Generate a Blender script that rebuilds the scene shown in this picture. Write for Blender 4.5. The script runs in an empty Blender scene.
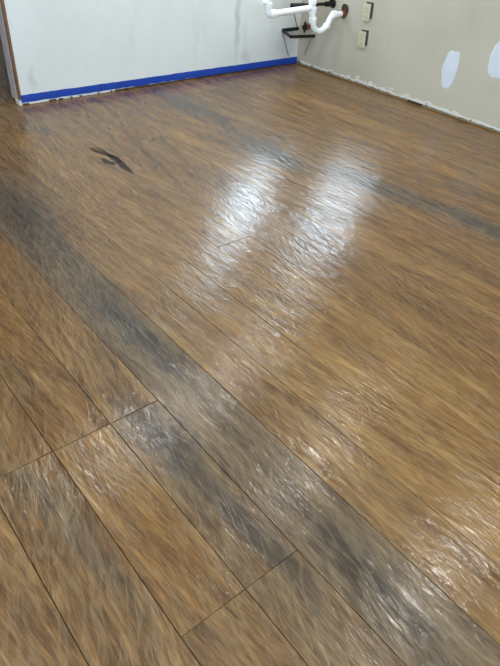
import bpy, bmesh, math, random
from mathutils import Vector, Matrix
random.seed(7)
SC = bpy.context.scene
COL = SC.collection
# ------------------------------------------------------------------ camera
F_PX = 583.65
H = 1.15                       # camera height in metres
S = H / 1.5                    # measurements below were taken for an eye height of 1.5
FW = Vector((0.52392365, 0.58846355, -0.61580407))
RT = Vector((0.7742721, -0.63033477, 0.05639852))
UP = Vector((0.35497424, 0.50634843, 0.7858782))
cam = bpy.data.cameras.new('camera'); cam_o = bpy.data.objects.new('camera', cam); COL.objects.link(cam_o)
m = Matrix((RT, UP, -FW)).transposed().to_4x4(); m.translation = Vector((0, 0, H))
cam_o.matrix_world = m
cam.sensor_fit = 'VERTICAL'; cam.sensor_height = 36.0; cam.lens = 36.0 * F_PX / 666.0
cam.clip_start = 0.02
SC.camera = cam_o
# ------------------------------------------------------------------ sky, exposure
SKY = 18.0
w = bpy.data.worlds.new('sky'); SC.world = w; w.use_nodes = True
bg = w.node_tree.nodes['Background']
SKY_COL = (0.72, 0.86, 1.0)
bg.inputs['Color'].default_value = (*SKY_COL, 1); bg.inputs['Strength'].default_value = 2.0
SC.cycles.sample_clamp_indirect = 4.0; SC.cycles.caustics_reflective = False; SC.cycles.caustics_refractive = False
SC.view_settings.view_transform = 'Standard'; SC.view_settings.look = 'None'
SC.view_settings.exposure = 0.10; SC.view_settings.gamma = 1.0; SC.view_settings.use_curve_mapping = False
CAN_POWER = 62.0               # emission of the recessed ceiling lamps

XR, YB = 4.53 * S, 4.67 * S    # right wall, back wall
XL, YF, YFAR, ZC = -1.7, -2.3, 7.1, 2.44
XE = 1.62 * S                  # free end of the back wall
TW = 0.115                     # wall thickness

# ------------------------------------------------------------------ node helpers
class NT:
    def __init__(s, name):
        s.m = bpy.data.materials.new(name); s.m.use_nodes = True; s.t = s.m.node_tree
        s.b = s.t.nodes['Principled BSDF']
    def n(s, typ, **kw):
        nd = s.t.nodes.new(typ)
        for k, v in kw.items():
            if k == 'inp':
                for kk, vv in v.items(): s.put(nd.inputs[kk], vv)
            else: setattr(nd, k, v)
        return nd
    def put(s, sock, v):
        if isinstance(v, bpy.types.NodeSocket): s.t.links.new(v, sock)
        else: sock.default_value = v
    def math(s, op, a, b=None, c=None, clamp=False):
        nd = s.n('ShaderNodeMath', operation=op, use_clamp=clamp)
        for i, v in enumerate((a, b, c)):
            if v is not None: s.put(nd.inputs[i], v)
        return nd.outputs[0]
    def vm(s, op, a, b=None):
        nd = s.n('ShaderNodeVectorMath', operation=op); s.put(nd.inputs[0], a)
        if b is not None: s.put(nd.inputs[1], b)
        return nd.outputs[0]
    def noise(s, vec, scale=1.0, detail=3.0, rough=0.5, dist=0.0):
        nd = s.n('ShaderNodeTexNoise'); s.put(nd.inputs['Vector'], vec)
        for k, v in (('Scale', scale), ('Detail', detail), ('Roughness', rough), ('Distortion', dist)): nd.inputs[k].default_value = v
        return nd.outputs['Fac']
    def ramp(s, fac, stops):
        nd = s.n('ShaderNodeValToRGB'); s.put(nd.inputs[0], fac); e = nd.color_ramp.elements
        while len(e) < len(stops): e.new(0.5)
        for el, (p, c) in zip(e, stops):
            el.position = p; el.color = (*c, 1) if len(c) == 3 else c
        return nd.outputs[0]
    def mix(s, fac, a, b, mode='MIX'):
        nd = s.n('ShaderNodeMix', data_type='RGBA', blend_type=mode)
        s.put(nd.inputs[0], fac)
        for sock, v in ((nd.inputs[6], a), (nd.inputs[7], b)):
            s.put(sock, (*v, 1) if isinstance(v, tuple) and len(v) == 3 else v)
        return nd.outputs[2]
    def maprange(s, v, a, b, c=0.0, d=1.0, smooth=True):
        nd = s.n('ShaderNodeMapRange', interpolation_type='SMOOTHSTEP' if smooth else 'LINEAR')
        s.put(nd.inputs[0], v)
        for i, q in enumerate((a, b, c, d)): nd.inputs[i + 1].default_value = q
        return nd.outputs[0]
    def set(s, **kw):
        for k, v in kw.items():
            k = k.replace('_', ' ')
            s.put(s.b.inputs[k], (*v, 1) if isinstance(v, tuple) and len(v) == 3 else v)
        return s
    def bump(s, h, strength=0.5, dist=0.002):
        nd = s.n('ShaderNodeBump'); s.put(nd.inputs['Height'], h)
        nd.inputs['Strength'].default_value = strength; nd.inputs['Distance'].default_value = dist
        s.t.links.new(nd.outputs[0], s.b.inputs['Normal']); return s

def simple(name, col, rough=0.5, metal=0.0, var=0.12, scale=40.0, bump=0.0):
    t = NT(name)
    pos = t.n('ShaderNodeNewGeometry').outputs['Position']
    f = t.noise(pos, scale, 4)
    c = t.mix(f, tuple(x * (1 - var) for x in col), tuple(min(1, x * (1 + var)) for x in col))
    t.set(Base_Color=c, Roughness=rough, Metallic=metal)
    if bump: t.bump(f, bump, 0.003)
    return t.m

# ------------------------------------------------------------------ materials
def floor_material():
    t = NT('stained_plank_overlay')
    pos = t.n('ShaderNodeNewGeometry').outputs['Position']
    oi = t.n('ShaderNodeObjectInfo')
    rnd = oi.outputs['Random']
    sep = t.n('ShaderNodeSeparateColor'); t.put(sep.inputs[0], oi.outputs['Color'])
    grey_amt, bright, lean = sep.outputs[0], sep.outputs[1], sep.outputs[2]
    # every plank carries its own stroke direction and its own stretch of grain
    ang = t.math('MULTIPLY', t.math('SUBTRACT', lean, 0.5), 0.9)
    rot = t.n('ShaderNodeVectorRotate', rotation_type='Z_AXIS'); t.put(rot.inputs['Vector'], pos); t.put(rot.inputs['Angle'], ang)
    off = t.n('ShaderNodeCombineXYZ'); t.put(off.inputs[0], t.math('MULTIPLY', rnd, 13.7)); t.put(off.inputs[1], t.math('MULTIPLY', rnd, 71.0))
    v = t.vm('ADD', rot.outputs[0], off.outputs[0])
    warp = t.n('ShaderNodeTexNoise'); t.put(warp.inputs['Vector'], t.vm('MULTIPLY', v, (7, 3.2, 1))); warp.inputs['Scale'].default_value = 1; warp.inputs['Detail'].default_value = 2
    wv = t.vm('MULTIPLY', t.vm('SUBTRACT', warp.outputs['Color'], (0.5, 0.5, 0.5)), (0.026, 0.06, 0))
    v = t.vm('ADD', v, wv)
    broad = t.noise(t.vm('MULTIPLY', v, (15, 2.0, 1)), 1, 4, 0.6, 0.4)
    grain = t.noise(t.vm('MULTIPLY', v, (80, 6.5, 1)), 1, 5, 0.65, 0.35)
    fine = t.noise(t.vm('MULTIPLY', v, (270, 24, 1)), 1, 4, 0.65, 0.2)
    speck = t.noise(v, 330, 3, 0.6)
    # pigment
    k = t.math('ADD', t.math('MULTIPLY', broad, 0.40), t.math('ADD', t.math('MULTIPLY', grain, 0.32), t.math('MULTIPLY', fine, 0.28)))
    k = t.math('ADD', k, t.math('MULTIPLY', t.math('SUBTRACT', bright, 0.5), 0.35))
    brown = t.ramp(k, [(0.34, (0.075, 0.032, 0.010)), (0.44, (0.165, 0.075, 0.022)), (0.53, (0.258, 0.128, 0.038)), (0.66, (0.38, 0.213, 0.072))])
    grey = t.ramp(k, [(0.33, (0.030, 0.022, 0.017)), (0.45, (0.085, 0.061, 0.041)), (0.56, (0.145, 0.104, 0.066)), (0.70, (0.23, 0.165, 0.105))])
    blue = t.ramp(k, [(0.34, (0.014, 0.0135, 0.013)), (0.50, (0.036, 0.033, 0.030)), (0.68, (0.085, 0.077, 0.066))])
    # hand-rubbed stain streaks, at their own places on the floor (metres)
    sn = t.n('ShaderNodeTexNoise'); t.put(sn.inputs['Vector'], t.vm('MULTIPLY', pos, (11, 3, 1))); sn.inputs['Detail'].default_value = 4
    sp = t.vm('ADD', pos, t.vm('MULTIPLY', t.vm('SUBTRACT', sn.outputs['Color'], (0.5, 0.5, 0.5)), (0.11, 0.30, 0)))
    def streaks(lst):
        tot = None
        for (x, y, rx, ry, a, st) in lst:
            q = t.vm('SUBTRACT', sp, (x * S, y * S, 0))
            if a:
                r = t.n('ShaderNodeVectorRotate', rotation_type='Z_AXIS'); t.put(r.inputs['Vector'], q); r.inputs['Angle'].default_value = a; q = r.outputs[0]
            q = t.vm('MULTIPLY', q, (1 / (rx * S), 1 / (ry * S), 0))
            ln = t.n('ShaderNodeVectorMath', operation='LENGTH'); t.put(ln.inputs[0], q)
            g = t.maprange(ln.outputs['Value'], 1.15, 0.25, 0.0, st)
            tot = g if tot is None else t.math('MAXIMUM', tot, g)
        return tot
    g_mask = streaks(GREY_STREAKS); b_mask = streaks([(a, b, c * 1.3, d * 1.1, e, f * .92) for a, b, c, d, e, f in BLUE_STREAKS]); d_mask = streaks(GOLD_STREAKS)
    rub = t.maprange(t.noise(t.vm('MULTIPLY', v, (16, 2.0, 1)), 1, 3, 0.5, 0.6), 0.54, 0.76, 0, 0.6)
    gm = t.math('MAXIMUM', t.math('MAXIMUM', g_mask, grey_amt), t.math('MULTIPLY', rub, 0.55))
    gm = t.math('MULTIPLY', gm, t.math('SUBTRACT', 1.0, d_mask), clamp=True)
    col = t.mix(gm, brown, grey)
    bm_ = t.math('MULTIPLY', b_mask, t.maprange(grain, 0.28, 0.58, 0.55, 1.0), clamp=True)
    col = t.mix(bm_, col, blue)
    # relief: thin raised trowel strokes over a fine orange-peel
    def ridge(f, p): return t.math('POWER', t.math('SUBTRACT', 1.0, t.math('ABSOLUTE', t.math('MULTIPLY', t.math('SUBTRACT', f, 0.5), 9.0)), clamp=True), p)
    stroke = t.noise(t.vm('MULTIPLY', v, (20, 3.0, 1)), 1, 3, 0.5, 0.7)
    v2 = t.n('ShaderNodeVectorRotate', rotation_type='Z_AXIS'); t.put(v2.inputs['Vector'], v); v2.inputs['Angle'].default_value = 0.28
    stroke2 = t.noise(t.vm('MULTIPLY', t.vm('ADD', v2.outputs[0], (3.1, 7.7, 0)), (44, 7.0, 1)), 1, 2, 0.5, 0.6)
    stroke3 = t.noise(t.vm('MULTIPLY', t.vm('ADD', v, (9.3, 1.7, 0)), (55, 5.0, 1)), 1, 5, 0.65, 0.6)
    patch = t.maprange(t.noise(t.vm('MULTIPLY', t.vm('ADD', v, (5, 2, 0)), (5, 2.6, 1)), 1, 2), 0.36, 0.62, 0.5, 1.0)
    r1, r2, r3 = ridge(stroke, 1.6), ridge(stroke2, 1.6), ridge(stroke3, 1.5)
    # stain settles beside the strokes, the crests are rubbed paler
    col = t.mix(t.math('MULTIPLY', r3, t.math('MULTIPLY', patch, 0.55)), col, (0.030, 0.017, 0.008))
    pit = t.maprange(t.math('MULTIPLY', fine, grain), 0.19, 0.11, 0.0, 0.55)
    col = t.mix(pit, col, (0.030, 0.017, 0.008))
    col = t.mix(t.math('MULTIPLY', t.math('MULTIPLY', r2, patch), 0.20), col, (0.33, 0.235, 0.13))
    col = t.mix(t.maprange(speck, 0.58, 0.80, 0, 0.35), col, (0.30, 0.22, 0.13))
    t.set(Base_Color=col)
    h = t.math('MULTIPLY', t.math('ADD', r1, t.math('MULTIPLY', r2, 0.7)), patch)
    h = t.math('SUBTRACT', h, t.math('MULTIPLY', r3, 0.35))
    wave = t.noise(t.vm('MULTIPLY', t.vm('ADD', v, (2.2, 4.1, 0)), (33, 11, 1)), 1, 2, 0.45, 0.5)
    h = t.math('ADD', t.math('MULTIPLY', h, 0.58), t.math('MULTIPLY', wave, 2.7))
    h = t.math('ADD', h, t.math('ADD', t.math('MULTIPLY', t.noise(t.vm('MULTIPLY', v, (150, 24, 1)), 1, 1), 0.35), t.math('MULTIPLY', t.noise(v, 190, 1), 0.22)))
    t.bump(h, 0.85, BUMP)
    t.set(Roughness=t.maprange(t.math('ADD', t.math('MULTIPLY', broad, 0.5), t.math('MULTIPLY', speck, 0.5)), 0.3, 0.7, 0.12, 0.21))
    t.b.inputs['IOR'].default_value = 1.5
    return t.m
BUMP = 0.0010
# (x, y, half width, half length, lean, strength) in eye-height-1.5 units
GREY_STREAKS = [(2.76, 4.1, .16, .75, 0, .9), (2.66, 3.0, .20, .55, .06, .9), (2.9, 2.05, .16, .70, -.12, .9), (2.99, 1.35, .14, .55, 0, .95),
                (.92, 3.15, .30, .75, 0, .85), (.28, 1.05, .07, .55, -.12, .7), (.66, .95, .12, .65, -.06, .8), (.72, .35, .30, .45, 0, .6),
                (.1, 1.9, .1, .5, 0, .35), (1.05, .5, .14, .7, 0, .25), (.1, 3.2, .25, .5, 0, .3), (1.55, 4.3, .25, .4, 0, .35)]
BLUE_STREAKS = [(.885, 1.75, .055, .55, -.03, .9), (.93, 2.75, .10, .5, .05, .55), (.69, 1.17, .075, .28, -.05, .9), (.70, .72, .045, .34, 0, .8),
                (.86, .42, .06, .33, .03, .75), (2.75, 3.55, .05, .45, .10, .55), (2.68, 2.80, .11, .28, 0, .4), (2.83, 2.3, .09, .32, -.15, .35), (3.01, 1.45, .055, .42, -.02, .85),
                (2.36, 4.32, .035, .32, .05, .5)]
GOLD_STREAKS = [(1.65, 1.2, .3, .9, 0, .7), (.47, .95, .08, .4, 0, .8), (1.5, 3.3, .35, .8, 0, .7), (2.1, 1.0, .25, .8, 0, .7), (3.6, 2.6, .4, 1.2, 0, .55)]
M_FLOOR = floor_material()

def b_vec(t, pos):
    nd = t.n('ShaderNodeTexNoise'); t.put(nd.inputs['Vector'], pos); nd.inputs['Scale'].default_value = 14; nd.inputs['Detail'].default_value = 4
    return t.vm('SUBTRACT', nd.outputs['Color'], (.5, .5, .5))
def wall_material(name, base, tint, dirt, mudscale=1.6, smudges_shade=()):
    t = NT(name)
    pos = t.n('ShaderNodeNewGeometry').outputs['Position']
    a = t.noise(pos, mudscale, 4, 0.55); b = t.noise(t.vm('MULTIPLY', pos, (9, 9, 2.2)), 1, 4, 0.6)
    c = t.mix(t.maprange(a, 0.35, 0.65), base, tint)
    c = t.mix(t.maprange(b, 0.56, 0.78, 0, 0.35), c, dirt)
    for (x, z, rx, rz, st) in smudges_shade:
        q = t.vm('MULTIPLY', t.vm('SUBTRACT', t.vm('ADD', pos, t.vm('MULTIPLY', b_vec(t, pos), (.06, 0, .1))), (x, 0, z)), (1 / rx, 0, 1 / rz))
        ln = t.n('ShaderNodeVectorMath', operation='LENGTH'); t.put(ln.inputs[0], q)
        c = t.mix(t.maprange(ln.outputs['Value'], 1.2, 0.1, 0, st), c, (0.30, 0.295, 0.28))
    t.set(Base_Color=c, Roughness=0.75)
    t.bump(t.math('ADD', t.noise(pos, 90, 3), t.math('MULTIPLY', a, 2.0)), 0.18, 0.003)
    return t.m
M_WALLB = wall_material('painted_drywall_cool', (0.72, 0.74, 0.72), (0.66, 0.68, 0.665), (0.54, 0.545, 0.53), smudges_shade=[(2.86, .34, .035, .30, .45), (1.335, .13, .03, .08, .30), (3.36, .14, .16, .14, .35), (2.95, .10, .06, .06, .3)])  # smudges and dirt, plus corner shade put into the colour at lower right
M_WALLR = wall_material('bare_drywall_beige', (0.485, 0.445, 0.36), (0.43, 0.395, 0.32), (0.37, 0.34, 0.28))
M_CEIL = wall_material('ceiling_paint', (0.78, 0.78, 0.75), (0.74, 0.74, 0.72), (0.7, 0.7, 0.68))
M_SLAB = simple('dark_joint_mortar', (0.035, 0.022, 0.012), 0.8)
M_TORN = simple('torn_gypsum_edge', (0.62, 0.59, 0.54), 0.9, var=0.2, scale=60, bump=0.4)
M_PATCH = simple('dried_joint_compound', (0.60, 0.63, 0.70), 0.85, var=0.08, scale=22, bump=0.25)
M_SILL = simple('dark_sill_plate_wood', (0.045, 0.030, 0.020), 0.85, var=0.4)
M_TANSTRIP = simple('tan_paper_edge', (0.27, 0.20, 0.12), 0.85, var=0.3)
M_STUD = simple('raw_stud_wood', (0.20, 0.095, 0.045), 0.7, var=0.3, scale=25)
M_JAMB = simple('dusty_jamb_board', (0.42, 0.36, 0.36), 0.7, var=0.25, scale=18)
M_TAPE = simple('blue_masking_tape', (0.004, 0.045, 0.34), 0.55, var=0.2, scale=30, bump=0.15)
M_PVC = simple('white_pvc', (0.86, 0.87, 0.88), 0.28, var=0.03)
M_IRON = simple('black_iron', (0.022, 0.018, 0.016), 0.5, 0.6, var=0.4)
M_WIRE = simple('dull_wire', (0.32, 0.32, 0.32), 0.5, 0.3, var=0.2)
M_COPPER = simple('tarnished_copper', (0.30, 0.085, 0.05), 0.45, 0.7, var=0.3)
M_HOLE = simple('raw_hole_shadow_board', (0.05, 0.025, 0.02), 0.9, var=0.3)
M_PLATE = simple('ivory_plastic', (0.52, 0.48, 0.34), 0.45, var=0.04)
M_EDGE_SHADE = simple('plate_edge_shade', (0.03, 0.03, 0.028), 0.7)
M_SLOT = simple('slot_dark', (0.05, 0.045, 0.04), 0.6)
M_FRAME = simple('white_window_vinyl', (0.78, 0.79, 0.80), 0.4, var=0.03)
M_MARK = simple('dark_brown_stain', (0.035, 0.016, 0.010), 0.7, var=0.4, scale=80)
M_TRIMRING = simple('lamp_trim_white', (0.8, 0.8, 0.78), 0.4, var=0.02)
def glass():
    t = NT('window_glass'); t.t.nodes.remove(t.b)
    lw = t.n('ShaderNodeLayerWeight'); fac = t.math('ADD', 0.03, t.math('MULTIPLY', t.math('POWER', lw.outputs['Facing'], 5.0), 0.9))
    tr = t.n('ShaderNodeBsdfTransparent'); tr.inputs[0].default_value = (0.95, 0.97, 0.97, 1)
    gl = t.n('ShaderNodeBsdfGlossy'); gl.inputs['Roughness'].default_value = 0.02
    mx = t.n('ShaderNodeMixShader')
    t.put(mx.inputs[0], fac); t.put(mx.inputs[1], tr.outputs[0]); t.put(mx.inputs[2], gl.outputs[0])
    t.put(t.t.nodes['Material Output'].inputs[0], mx.outputs[0]); return t.m
M_GLASS = glass()
def emit(name, col, st):
    t = NT(name); t.set(Base_Color=(0.8, 0.8, 0.8), Emission_Color=col, Emission_Strength=st); return t.m
M_LENS = emit('lamp_lens', (1.0, 0.95, 0.88), 3.0)

# ------------------------------------------------------------------ mesh helpers
def bm_box(bm, a, b):
    vs = [bm.verts.new((x, y, z)) for x in (a[0], b[0]) for y in (a[1], b[1]) for z in (a[2], b[2])]
    for f in ((0, 1, 3, 2), (4, 6, 7, 5), (0, 4, 5, 1), (2, 3, 7, 6), (0, 2, 6, 4), (1, 5, 7, 3)): bm.faces.new([vs[i] for i in f])
    return vs
def link(name, bm, mat, parent=None, smooth=False, bevel=0.0):
    bmesh.ops.recalc_face_normals(bm, faces=bm.faces)
    if bevel: bmesh.ops.bevel(bm, geom=list(bm.edges), offset=bevel, segments=2, affect='EDGES', profile=0.7, clamp_overlap=True)
    me = bpy.data.meshes.new(name); bm.to_mesh(me); bm.free(); me.materials.append(mat)
    if smooth:
        for p in me.polygons: p.use_smooth = True
    o = bpy.data.objects.new(name, me); COL.objects.link(o)
    if parent is not None: o.parent = parent; o.matrix_parent_inverse = parent_inv(parent)
    return o
def parent_inv(p): return Matrix.Translation(-p.location) if p.type == 'EMPTY' else Matrix.Identity(4)
def boxes(name, lst, mat, parent=None, bevel=0.0):
    bm = bmesh.new()
    for a, b in lst: bm_box(bm, a, b)
    return link(name, bm, mat, parent, bevel=bevel)
def structure(o): o['kind'] = 'structure'; return o
def tag(o, label, cat, group=None):
    o['label'] = label; o['category'] = cat
    if group: o['group'] = group
    return o
def empty(name, loc):
    o = bpy.data.objects.new(name, None); COL.objects.link(o); o.location = loc; o.empty_display_size = 0.05
    return o
def tube(bm, pts, r, seg=14, caps=True):
    pts = [Vector(p) for p in pts]; rs = r if isinstance(r, (list, tuple)) else [r] * len(pts)
    ref = Vector((0.123, 0.456, 0.88)); rings = []; prev = None
    for i, p in enumerate(pts):
        d = ((pts[min(i + 1, len(pts) - 1)] - p).normalized() + (p - pts[max(i - 1, 0)]).normalized())
        d.normalize()
        u = (prev - d * prev.dot(d)).normalized() if prev is not None else d.cross(ref).normalized()
        prev = u; vv = d.cross(u)
        rings.append([bm.verts.new(p + (u * math.cos(2 * math.pi * k / seg) + vv * math.sin(2 * math.pi * k / seg)) * rs[i]) for k in range(seg)])
    for a, b in zip(rings, rings[1:]):
        for k in range(seg): bm.faces.new((a[k], a[(k + 1) % seg], b[(k + 1) % seg], b[k]))
    if caps: bm.faces.new(rings[0][::-1]); bm.faces.new(rings[-1])
def round_path(pts, rad, n=7):
    pts = [Vector(p) for p in pts]; out = [pts[0]]
    for a, b, c in zip(pts, pts[1:], pts[2:]):
        r = min(rad, (a - b).length * 0.49, (c - b).length * 0.49)
        p0 = b + (a - b).normalized() * r; p1 = b + (c - b).normalized() * r
        for i in range(n + 1):
            q = i / n; out.append(p0 * (1 - q) ** 2 + b * 2 * q * (1 - q) + p1 * q * q)
    out.append(pts[-1]); return out

# ------------------------------------------------------------------ floor and its planks
YO = YB + TW                   # outer face of the back wall
XP = 2.55                      # right side of the passage beyond the back wall
floor = structure(boxes('floor', [((XL, YF, -0.12), (XR + 0.14, YO, -0.0045)), ((XL, YO, -0.12), (XP + .12, YFAR, -0.0045))], M_SLAB))
edges = [.15, .36, .566, .757, .988, 1.183, 1.383, 1.592, 1.80]
while edges[-1] * S < XR: edges.append(edges[-1] + .2057)
edges[-1] = XR / S + .01
low = []
x = .15 - .2057
while x * S > XL: low.append(x); x -= .2057
edges = [XL / S] + low[::-1] + edges
R0 = edges.index(.15)
GAP = 0.0017
LAT = [0.58 + 0.7455 * k for k in range(-5, 13)]           # the stamps butt on these lines
def joints(r):
    known = {0: [-1.66, -.17, 1.32, 3.56], 1: [-.9, .58, 1.32, 3.56], 2: [-.9, .58, 1.32, 4.31], 3: [-1.66, -.5, 3.56, 5.05], 4: [-.9, 2.82, 4.31],
             5: [-1.66, -.17, 2.82], 6: [-.9, 2.82, 4.31], 7: [-.17, 2.08, 3.56]}
    if r in known: base = list(known[r])
    else:
        k = (r * 5) % 3; base = [LAT[i] + random.uniform(-.03, .03) for i in range(k, len(LAT), 3)]
    if r >= 8: base = [b for b in base if not .2 < b < 3.1]
    y = base[-1] + 1.5
    while y * S < YFAR - .4: base.append(y); y += random.choice((1.49, 2.24))
    y = base[0] - 1.5
    while y * S > YF + .4: base.insert(0, y); y -= 1.49
    end = YO if edges[r + R0 + 1] * S > XP + .1 else YFAR
    return [YF / S] + [b for b in base if YF + .15 < b * S < end - .15] + [end / S]
def eg(r, y): return GAP * .6 if (r, y) in SHARP else 0.0002     # tight butt joints hardly show
SHARP = {(0, 1.32), (1, 1.32), (2, 1.32), (7, 2.08)}
def sg(r, y):
    near = min(1.0, max(0.0, (2.5 - y / S) / 0.9)); base = 0.0009 if r <= 6 else 0.0006
    return 0.00015 + (base - 0.00015) * near
def plank_mesh(r, x0, x1, y0, y1, dz):
    bm = bmesh.new(); b = 0.0006; rings = []
    ys = [y0] + [q * S for q in (1.6, 2.05, 2.5) if y0 + .05 < q * S < y1 - .05] + [y1]
    for k, y in enumerate(ys):
        e = b if k == 0 else (-b if k == len(ys) - 1 else 0.0); l, rr = x0 + sg(r, y), x1 - sg(r + 1, y)
        bb = b * min(1.0, sg(r, y) / 0.0011) + .0001
        rings.append([bm.verts.new(q) for q in ((l, y, -.0045), (l, y, dz - .001), (l + bb, y + e, dz), (rr - bb, y + e, dz), (rr, y, dz - .001), (rr, y, -.0045))])
    for A, B in zip(rings, rings[1:]):
        for k in range(6): bm.faces.new((A[k], A[(k + 1) % 6], B[(k + 1) % 6], B[k]))
    bm.faces.new(rings[0]); bm.faces.new(rings[-1][::-1]); return bm
for i in range(len(edges) - 1):
    r = i - R0; ys = joints(r)
    for j in range(len(ys) - 1):
        o = link('plank', plank_mesh(r, edges[i] * S, edges[i + 1] * S, ys[j] * S + eg(r, ys[j]), ys[j + 1] * S - eg(r, ys[j + 1]), -random.random() * 0.0004), M_FLOOR, floor)
        yc = (ys[j] + ys[j + 1]) / 2
        g, br, ln = random.choice((0, 0, .05, .12)), random.uniform(.40, .62), random.uniform(.28, .72)
        if r == 3: g, br, ln = .78, .44, .50
        if r == 2 and ys[j] < 1.3: g, br, ln = .50, .42, .52
        if r == 2 and ys[j] >= 1.3: g, br, ln = .15, .44, .6
        if r == 1: g, br, ln = (.30 if ys[j + 1] < .7 else .10), .38, .40
        if r == 0: g, br, ln = .25, .38, .62
        if r <= -1: g, br, ln = .22, .39, .40
        if r == 4: g, br, ln = .15, .47, .45
        if r in (5, 6, 7): g, br = .04, .56
        o.color = (g, br, ln, 1)

# dark stain mark on the boards
def floor_pt(px, py):
    d = FW * F_PX + RT * (px - 250) - UP * (py - 333); q = d * (H / -d.z); return (q.x, q.y)
bm = bmesh.new()
def stroke(pts, ws, z=0.0006):
    n = len(pts); L = []
    for i, p in enumerate(pts):
        a = Vector(floor_pt(*pts[max(0, i - 1)])); b = Vector(floor_pt(*pts[min(n - 1, i + 1)])); d = (b - a).normalized(); s = Vector((-d.y, d.x)) * ws[i] / 2
        c = Vector(floor_pt(*p)); L.append((c + s, c - s))
    V = [[bm.verts.new((q.x, q.y, zz)) for q in pr for zz in (0.0, z)] for pr in L]
    for a, b in zip(V, V[1:]):
        for k in ((0, 1), (1, 3), (3, 2), (2, 0)): bm.faces.new((a[k[0]], a[k[1]], b[k[1]], b[k[0]]))
    bm.faces.new((V[0][0], V[0][1], V[0][3], V[0][2])); bm.faces.new((V[-1][0], V[-1][2], V[-1][3], V[-1][1]))
stroke([(90, 148), (97, 151.5), (107, 154.5), (114, 156.5), (120, 158.5)], [.010, .030, .028, .026, .014])
stroke([(102, 158), (107, 162.2), (113, 163.5), (119, 161.5), (124, 166.5), (129, 170.5), (134, 174)], [.012, .034, .036, .046, .036, .022, .004])
stroke([(93, 147), (100, 149), (107, 153)], [.004, .012, .012])
stroke([(108, 155), (114, 158.5), (121, 162)], [.010, .034, .020])
link('stain_mark', bm, M_MARK, floor)

# ------------------------------------------------------------------ walls
def wall_y(name, x0, x1, y0, y1, z0, z1, holes, mat):       # wall along x; holes (xa, xb, za, zb)
    L = []; cur = x0
    for (a, b, c, d) in sorted(holes):
        L += [((cur, y0, z0), (a, y1, z1)), ((a, y0, z0), (b, y1, c)), ((a, y0, d), (b, y1, z1))]; cur = b
    L.append(((cur, y0, z0), (x1, y1, z1)))
    return structure(boxes(name, L, mat))
def wall_x(name, x0, x1, y0, y1, z0, z1, holes, mat):       # wall along y; holes (ya, yb, za, zb)
    L = []; cur = y0
    for (a, b, c, d) in sorted(holes):
        L += [((x0, cur, z0), (x1, a, z1)), ((x0, a, z0), (x1, b, c)), ((x0, a, d), (x1, b, z1))]; cur = b
    L.append(((x0, cur, z0), (x1, y1, z1)))
    return structure(boxes(name, L, mat))
WB = (2.80, 3.33, 0.94, 1.46)          # corner windows above the missing sink
WR = (2.74, 3.34, 0.87, 1.36)
WL1 = (-0.8, 1.2, 0.7, 2.05)           # unseen fill windows, added and sized for the room's brightness
WF = (-0.5, 1.3, 0.85, 2.05)  # added behind the camera as fill
WL2 = (4.5, 4.9, 1.0, 1.8)  # added to light the strip of floor beyond the wall end
wall_back = wall_y('wall_back', XE + 0.012, XR, YB, YB + TW, 0.009, ZC, [WB], M_WALLB)
wall_right = wall_x('wall_right', XR, XR + 0.14, YF, YO, 0.020, ZC, [WR], M_WALLR)
wall_passage = wall_x('wall_passage', XP, XP + .12, YO, YFAR, 0.0, ZC, [], M_WALLB)
wall_left = wall_x('wall_left', XL - 0.14, XL, YF, YFAR, 0.0, ZC, [WL1, WL2], M_WALLB)
wall_front = wall_y('wall_front', XL - .14, XR + .14, YF - 0.14, YF, 0.0, ZC, [WF], M_WALLB)
wall_far = wall_y('wall_far', XL - .14, XP + .12, YFAR, YFAR + .14, 0.0, ZC, [], M_WALLB)
ceiling = structure(boxes('ceiling', [((XL - .14, YF - .14, ZC), (XR + .14, YO, ZC + 0.1)), ((XL - .14, YO, ZC), (XP + .12, YFAR + .14, ZC + 0.1))], M_CEIL))
# short wall end seen through the opening beside the back wall
wall_stub = structure(boxes('wall_stub', [((XL, 5.56, 0.0), (1.862, 5.67, ZC))], M_WALLB))

# recessed dark plate behind the raw wall bottoms
boxes('sill_plate', [((XR + 0.007, YF, -0.004), (XR + 0.14, YO, 0.020))], M_SILL, wall_right)
boxes('sill_plate', [((XE + 0.02, YB + 0.006, 0.0), (XR, YB + TW - .006, 0.009))], M_SILL, wall_back)
# end of the back wall: jamb board with a raw stud edge
boxes('stud_edge', [((XE, YB + 0.004, 0.006), (XE + 0.012, YB + 0.030, ZC))], M_STUD, wall_back, bevel=0.001)
boxes('jamb_board', [((XE - 0.004, YB + 0.030, 0.022), (XE + 0.012, YB + TW, ZC))], M_JAMB, wall_back, bevel=0.0015)
boxes('jamb_foot', [((XE - 0.008, YB - 0.001, 0.0), (XE + 0.012, YB + 0.055, 0.028))], M_TORN, wall_back, bevel=0.002)

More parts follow.
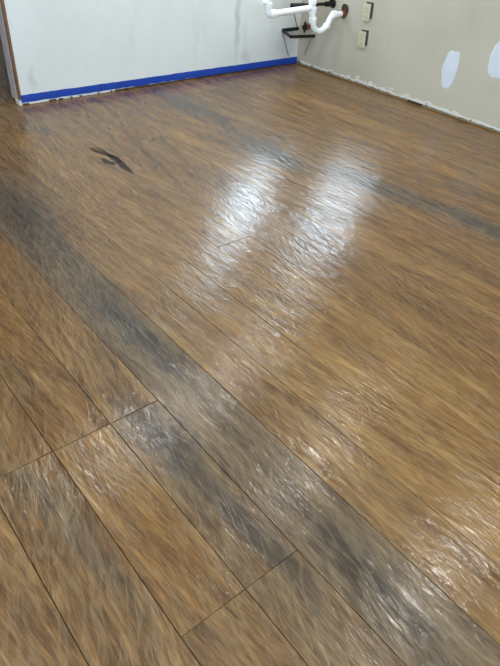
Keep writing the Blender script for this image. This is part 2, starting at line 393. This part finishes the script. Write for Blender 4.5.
# torn gypsum along the foot of the right wall
def ragged(name, along, fixed, z_base, z_top, n, a, b, mat, parent, axis, depth=0.004, seed=1, thr=0.0, drop=0.0):
    rg = random.Random(seed); bm = bmesh.new(); prev = None; val = 0.0
    for i in range(n + 1):
        t_ = a + (b - a) * i / n
        val = 0.65 * val + 0.35 * rg.random() * 1.6
        zt = z_base + (z_top - z_base) * min(1, max(0.10, val)); zb = z_base - drop * rg.random()
        if axis == 'y': P = [(fixed, t_, zb), (fixed - depth, t_, zb), (fixed - depth * .8, t_, zt), (fixed, t_, zt)]
        else: P = [(t_, fixed, zb), (t_, fixed - depth, zb), (t_, fixed - depth * .8, zt), (t_, fixed, zt)]
        cur = [bm.verts.new(p) for p in P]
        if prev and rg.random() > thr:
            for k in range(4): bm.faces.new((prev[k], prev[(k + 1) % 4], cur[(k + 1) % 4], cur[k]))
        prev = cur
    for v in [v for v in bm.verts if not v.link_faces]: bm.verts.remove(v)
    es = [e for e in bm.edges if len(e.link_faces) == 1]
    bmesh.ops.holes_fill(bm, edges=es, sides=4)
    return link(name, bm, mat, parent)
ragged('torn_edge', None, XR, 0.018, 0.033, 260, 0.2, YB - 0.05, M_TORN, wall_right, 'y', 0.003, 3, 0.10, 0.005)
ragged('torn_edge', None, XR, 0.021, 0.042, 50, 2.05, 2.95, M_TORN, wall_right, 'y', 0.0055, 5, 0.35, 0.004)
boxes('paper_strip', [((XR - 0.006, 0.2, 0.004), (XR + 0.004, YB, 0.0105))], M_TANSTRIP, wall_right)
for (y, z, ly, lz) in ((2.93, .050, .05, .014), (2.80, .043, .035, .012), (2.62, .046, .06, .010), (2.47, .040, .05, .012), (3.02, .036, .03, .016), (2.3, .038, .05, .010), (3.2, .034, .04, .008)):
    bm = bmesh.new(); vs = []
    rg = random.Random(int(y * 100)); n = 9
    for q in (0, -0.006):
        vs.append([bm.verts.new((XR + q, y + ly / 2 * math.cos(k * 2 * math.pi / n) * (.7 + .5 * rg.random()), z + lz / 2 * math.sin(k * 2 * math.pi / n) * (.6 + .7 * rg.random()))) for k in range(n)])
    for k in range(n): bm.faces.new((vs[0][k], vs[0][(k + 1) % n], vs[1][(k + 1) % n], vs[1][k]))
    bm.faces.new(vs[0]); bm.faces.new(vs[1][::-1]); link('gypsum_chip', bm, M_TORN, wall_right)
boxes('gouge', [((XR - 0.0062, 2.34, 0.003), (XR - 0.001, 2.46, 0.018))], M_SILL, wall_right)
# white slivers below the tape
ragged('torn_edge', None, YB, 0.002, 0.013, 40, XE + .005, XE + .62, M_TORN, wall_back, 'x', 0.004, 9, 0.12, 0.0)

# ------------------------------------------------------------------ windows
def window(name, axis, hole, face, depth, cols, rows):
    a, b, c, d = hole; bar = 0.045; L = []; panes = []
    def bx(u0, u1, z0, z1, w0, w1):
        return ((u0, w0, z0), (u1, w1, z1)) if axis == 'x' else ((w0, u0, z0), (w1, u1, z1))
    w0, w1 = face + depth * .35, face + depth * .8
    root = structure(boxes(name, [bx(a, b, c, c + bar, w0, w1), bx(a, b, d - bar, d, w0, w1), bx(a, a + bar, c + bar, d - bar, w0, w1), bx(b - bar, b, c + bar, d - bar, w0, w1)], M_FRAME))
    wm = (w0 + w1) / 2
    for i in range(1, cols):
        u = a + (b - a) * i / cols; boxes('mullion', [bx(u - .018, u + .018, c + bar, d - bar, w0, w1)], M_FRAME, root)
    for j in range(1, rows):
        z = c + (d - c) * j / rows
        boxes('meeting_rail', [bx(a + bar, b - bar, z - .018, z + .018, w0 + .004, w1 - .004)], M_FRAME, root)
    boxes('pane', [bx(a + bar, b - bar, c + bar, d - bar, wm - .002, wm + .002)], M_GLASS, root)
    # daylight entering through this opening
    ld = bpy.data.lights.new('window_daylight', 'AREA'); ld.shape = 'RECTANGLE'; ld.size = b - a; ld.size_y = d - c
    ld.color = SKY_COL; ld.energy = SKY * math.pi * (b - a) * (d - c)
    lo = bpy.data.objects.new('window_daylight', ld); COL.objects.link(lo)
    wo = face + depth * 1.05
    if axis == 'x': lo.location = ((a + b) / 2, wo, (c + d) / 2); n_ = Vector((0, -1 if depth > 0 else 1, 0))
    else: lo.location = (wo, (a + b) / 2, (c + d) / 2); n_ = Vector((-1 if depth > 0 else 1, 0, 0))
    lo.rotation_euler = n_.to_track_quat('-Z', 'Y').to_euler()
    return root
window('window_1', 'x', WB, YB, TW, 1, 1)
window('window_2', 'y', WR, XR, 0.14, 1, 1)
window('fill_window_3', 'y', WL1, XL, -0.14, 3, 1)
window('fill_window_4', 'x', WF, YF, -0.14, 3, 1)
window('fill_window_5', 'y', WL2, XL, -0.14, 2, 1)

# ------------------------------------------------------------------ blue tape
bm = bmesh.new(); n = 70; prev = None; rg = random.Random(4)
for i in range(n + 1):
    q = i / n; x = XE + 0.008 + (XR - 0.006 - XE) * q
    zt = (0.058 - 0.008 * q) + rg.uniform(-.0012, .0012); zb = (0.0155 - 0.010 * q) + rg.uniform(-.002, .002)
    zm = zb + (zt - zb) * 0.45
    P = [(x, YB - .0004, zb), (x, YB - .0016 - .001 * rg.random(), zb), (x, YB - .0022 - .0015 * rg.random(), zm), (x, YB - .0016, zt), (x, YB - .0004, zt)]
    cur = [bm.verts.new(p) for p in P]
    if prev:
        for k in range(5): bm.faces.new((prev[k], prev[(k + 1) % 5], cur[(k + 1) % 5], cur[k]))
    else: bm.faces.new(cur[::-1])
    prev = cur
bm.faces.new(prev)
tag(link('masking_tape', bm, M_TAPE), 'long strip of bright blue masking tape along the foot of the pale back wall', 'tape')

# ------------------------------------------------------------------ joint compound patches on the right wall
def patch(pts, label):
    bm = bmesh.new(); n = len(pts); P = []
    c = Vector((sum(p[0] for p in pts) / n, sum(p[1] for p in pts) / n))
    rg = random.Random(len(pts)); fine_ = []
    for i in range(n):
        a, b = Vector(pts[i]), Vector(pts[(i + 1) % n])
        for k in range(4):
            q = a.lerp(b, k / 4); q = c + (q - c) * (1 + rg.uniform(-.035, .035)); fine_.append(q)
    A = [bm.verts.new((XR, q.x, q.y)) for q in fine_]
    B = [bm.verts.new((XR - .0012, c.x + (q.x - c.x) * .96, c.y + (q.y - c.y) * .97)) for q in fine_]
    C = [bm.verts.new((XR - .0026, c.x + (q.x - c.x) * .6, c.y + (q.y - c.y) * .65)) for q in fine_]
    N = len(fine_)
    for q, s in ((A, B), (B, C)):
        for i in range(N): bm.faces.new((q[i], q[(i + 1) % N], s[(i + 1) % N], s[i]))
    bm.faces.new(C); bm.faces.new(A[::-1])
    return tag(link('filler_patch', bm, M_PATCH, smooth=False), label, 'wall patch', 'white filler patches on the right wall')
sc = lambda L: [(a * S, b * S) for a, b in L]
patch(sc([(2.915, .478), (2.812, .489), (2.80, .36), (2.815, .25), (2.845, .198), (2.905, .202), (2.930, .27), (2.95, .34)]), 'tall narrow white filler patch on the beige wall, nearer the two outlets')
patch(sc([(2.535, .60), (2.49, .655), (2.36, .70), (2.30, .60), (2.32, .42), (2.40, .385), (2.512, .375), (2.545, .43), (2.555, .52)]), 'white filler patch on the beige wall, cut off by the right edge of the picture')

# ------------------------------------------------------------------ electrical outlets on the right wall
def outlet(y, z, tilt, label):
    root = empty('outlet', (XR, y, z)); w_, h_ = 0.062, 0.104
    b = boxes('edge_shade', [((-.006, -w_ / 2 - .010, -h_ / 2 + .018), (0.001, w_ / 2 - .014, h_ / 2 + .009))], M_EDGE_SHADE); b.parent = root  # dark slab stands in for shadow along the plate's top and right edges
    pl = boxes('cover_plate', [((-.013, -w_ / 2, -h_ / 2), (-.005, w_ / 2, h_ / 2))], M_PLATE, bevel=0.0022); pl.parent = root; pl.location.y = 0.004
    for s in (-1, 1):
        r = boxes('receptacle', [((-.0165, -.016, s * .025 - .014), (-.0125, .016, s * .025 + .014))], M_PLATE, bevel=0.0015); r.parent = pl
        for k in (-1, 1):
            q = boxes('slot', [((-.0170, k * .0065 - .0012, s * .025 - .003), (-.0163, k * .0065 + .0012, s * .025 + .006))], M_SLOT); q.parent = pl
    bm = bmesh.new(); tube(bm, [(-.0152, 0, 0), (-.0122, 0, 0)], .0032, 10); s_ = link('screw', bm, M_WIRE); s_.parent = pl
    root.rotation_euler.x = tilt
    return tag(root, label, 'outlet', 'ivory outlets on the right wall')
outlet(3.826 * S, .607 * S, math.radians(-2), 'upper of the two ivory outlets on the beige wall')
outlet(3.83 * S, .385 * S, math.radians(-3), 'lower of the two ivory outlets on the beige wall, nearer the floor')

# ------------------------------------------------------------------ white drain pipe
YP = 3.14; R = 0.0205
drain = empty('drain_pipe', (XR, YP, 0.42))
def pipe(name, pts, r, mat, root, rad=None, seg=18):
    bm = bmesh.new(); tube(bm, round_path(pts, rad) if rad else pts, r, seg)
    o = link(name, bm, mat, root, smooth=True)
    try: o.data.set_sharp_from_angle(angle=math.radians(40))
    except Exception: pass
    return o
# trap: wall arm, elbow, U bend, riser
pipe('trap_arm', [(XR + .002, YP, .424), (3.335, YP, .424), (3.300, YP, .345), (3.225, YP, .325), (3.178, YP, .352), (3.160, YP, .405)], R * .92, M_PVC, drain, .055)
pipe('riser', [(3.160, YP, .400), (3.146, YP, .480), (3.128, YP, .600)], R * .96, M_PVC, drain)
pipe('cross_arm', [(3.140, YP, .478), (2.775, YP, .462)], R * .95, M_PVC, drain)
pipe('elbow', [(2.80, YP, .463), (2.757, YP, .461), (2.750, YP, .512)], R * 1.08, M_PVC, drain, .03)
pipe('tailpiece', [(2.750, YP, .505), (2.746, YP, .585)], R * .95, M_PVC, drain)
pipe('side_spur', [(2.750, YP, .530), (2.695, YP - .005, .533)], R * .62, M_PVC, drain)
def nut(p0, p1, r): return pipe('slip_nut', [p0, p1], r, M_PVC, drain, seg=10)
nut((3.162, YP, .392), (3.158, YP, .418), R * 1.32)
nut((3.151, YP, .448), (3.146, YP, .478), R * 1.30)
nut((3.143, YP, .500), (3.139, YP, .524), R * 1.32)
nut((3.306, YP, .368), (3.296, YP, .346), R * 1.28)
nut((3.375, YP, .424), (3.345, YP, .424), R * 1.28)
nut((2.812, YP, .4635), (2.786, YP, .4625), R * 1.28)
nut((2.7502, YP, .508), (2.7492, YP, .528), R * 1.3)
# copper stub and rough hole where the arm enters the wall
pipe('wall_stub_pipe', [(XR - .001, YP, .424), (XR - .040, YP, .424)], R * 1.12, M_COPPER, drain)
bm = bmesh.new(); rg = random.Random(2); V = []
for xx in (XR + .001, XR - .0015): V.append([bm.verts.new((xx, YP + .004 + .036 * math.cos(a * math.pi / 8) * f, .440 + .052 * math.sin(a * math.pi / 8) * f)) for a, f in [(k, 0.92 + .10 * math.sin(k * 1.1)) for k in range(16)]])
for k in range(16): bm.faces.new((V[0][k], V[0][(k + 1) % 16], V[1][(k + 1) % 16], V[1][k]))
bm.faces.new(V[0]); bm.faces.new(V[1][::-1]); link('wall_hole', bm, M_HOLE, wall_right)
tag(drain, 'white plastic sink drain with curved trap and long side arm, entering the beige wall', 'pipe')

# ------------------------------------------------------------------ dark supply pipe behind the drain
sup = empty('supply_pipe', (XR, 3.265, .465))
pipe('pipe_run', [(XR + .002, 3.265, .466), (3.09, 3.275, .473)], .0105, M_IRON, sup)
pipe('flange', [(XR + .001, 3.265, .466), (XR - .012, 3.265, .466)], [.030, .022], M_IRON, sup)
pipe('coupling', [(3.19, 3.272, .471), (3.08, 3.275, .473)], .0155, M_IRON, sup)
pipe('valve_body', [(XR - .012, 3.265, .466), (XR - .075, 3.265, .467)], .017, M_IRON, sup)
pipe('valve_handle', [(XR - .03, 3.262, .47), (XR - .03, 3.255, .515)], [.008, .015], M_IRON, sup)
tag(sup, 'dark iron supply pipe with valve behind the white drain', 'pipe')
# copper stop valve lower down near the corner
val = empty('stop_valve', (XR, 3.47, .285))
pipe('stub', [(XR + .002, 3.47, .283), (XR - .055, 3.46, .283)], .012, M_COPPER, val)
pipe('body', [(XR - .035, 3.463, .270), (XR - .035, 3.463, .305)], .016, M_COPPER, val)
pipe('handle', [(XR - .055, 3.46, .283), (XR - .062, 3.459, .283), (XR - .075, 3.457, .283)], [.010, .022, .020], M_IRON, val)
pipe('handle_bar', [(XR - .068, 3.458, .248), (XR - .068, 3.458, .322)], .008, M_IRON, val)
tag(val, 'small reddish copper stop valve with dark handle above the corner frame', 'valve')

# ------------------------------------------------------------------ black corner frame on thin struts
fr = empty('corner_frame', (XR, 3.58, .235))
pipe('front_bar', [(XR + .001, 3.415, .228), (3.225, 3.415, .243)], .0115, M_IRON, fr)
pipe('side_bar', [(3.228, 3.412, .243), (3.296, YB - .006, .247)], .010, M_IRON, fr)
pipe('rear_bar', [(3.290, YB - .009, .252), (3.447, YB - .009, .252)], .0125, M_IRON, fr)
pipe('strut', [(3.288, YB - .012, .243), (3.380, YB - .004, .060)], .0036, M_WIRE, fr)
pipe('strut', [(3.445, 3.416, .225), (XR + .001, 3.50, .076)], .0036, M_WIRE, fr)
pipe('hanger_wire', [(3.385, YB + .001, .392), (3.437, YB - .008, .262)], .0036, M_WIRE, fr)
tag(fr, 'black metal shelf frame with thin struts in the wall corner below the white drain', 'frame')

# ------------------------------------------------------------------ recessed ceiling lamps
CANS = [(1.39, 2.92, 'farther left'), (2.50, 3.04, 'farther right'), (2.47, 1.88, 'middle right'), (2.44, .67, 'nearer right')]
for (x, y, wh) in CANS:
    root = empty('ceiling_lamp', (x, y, ZC))
    bm = bmesh.new(); ro, ri, nn = .130, .110, 40; rings = []
    for rr_, zz in ((ro, 0.0), (ro - .004, -.006), (ri + .004, -.006), (ri, -.002), (ri, 0.0)):
        rings.append([bm.verts.new((x + rr_ * math.cos(k * 2 * math.pi / nn), y + rr_ * math.sin(k * 2 * math.pi / nn), ZC + zz)) for k in range(nn)])
    for a, b in zip(rings, rings[1:]):
        for k in range(nn): bm.faces.new((a[k], a[(k + 1) % nn], b[(k + 1) % nn], b[k]))
    link('trim_ring', bm, M_TRIMRING, root)
    bm = bmesh.new(); tube(bm, [(x, y, ZC), (x, y, ZC - .0035)], ri, nn); link('lens', bm, M_LENS, root)
    ld = bpy.data.lights.new('lamp_light', 'AREA'); ld.shape = 'DISK'; ld.size = 2 * ri * .96; ld.color = (1.0, 0.95, 0.88); ld.energy = CAN_POWER * math.pi ** 2 * (ri * .96) ** 2
    lo = bpy.data.objects.new('lamp_light', ld); COL.objects.link(lo); lo.parent = root; lo.location = (0, 0, -.005)
    tag(root, 'round white flush ceiling lamp, the %s one of four' % wh, 'lamp', 'flush ceiling lamps')
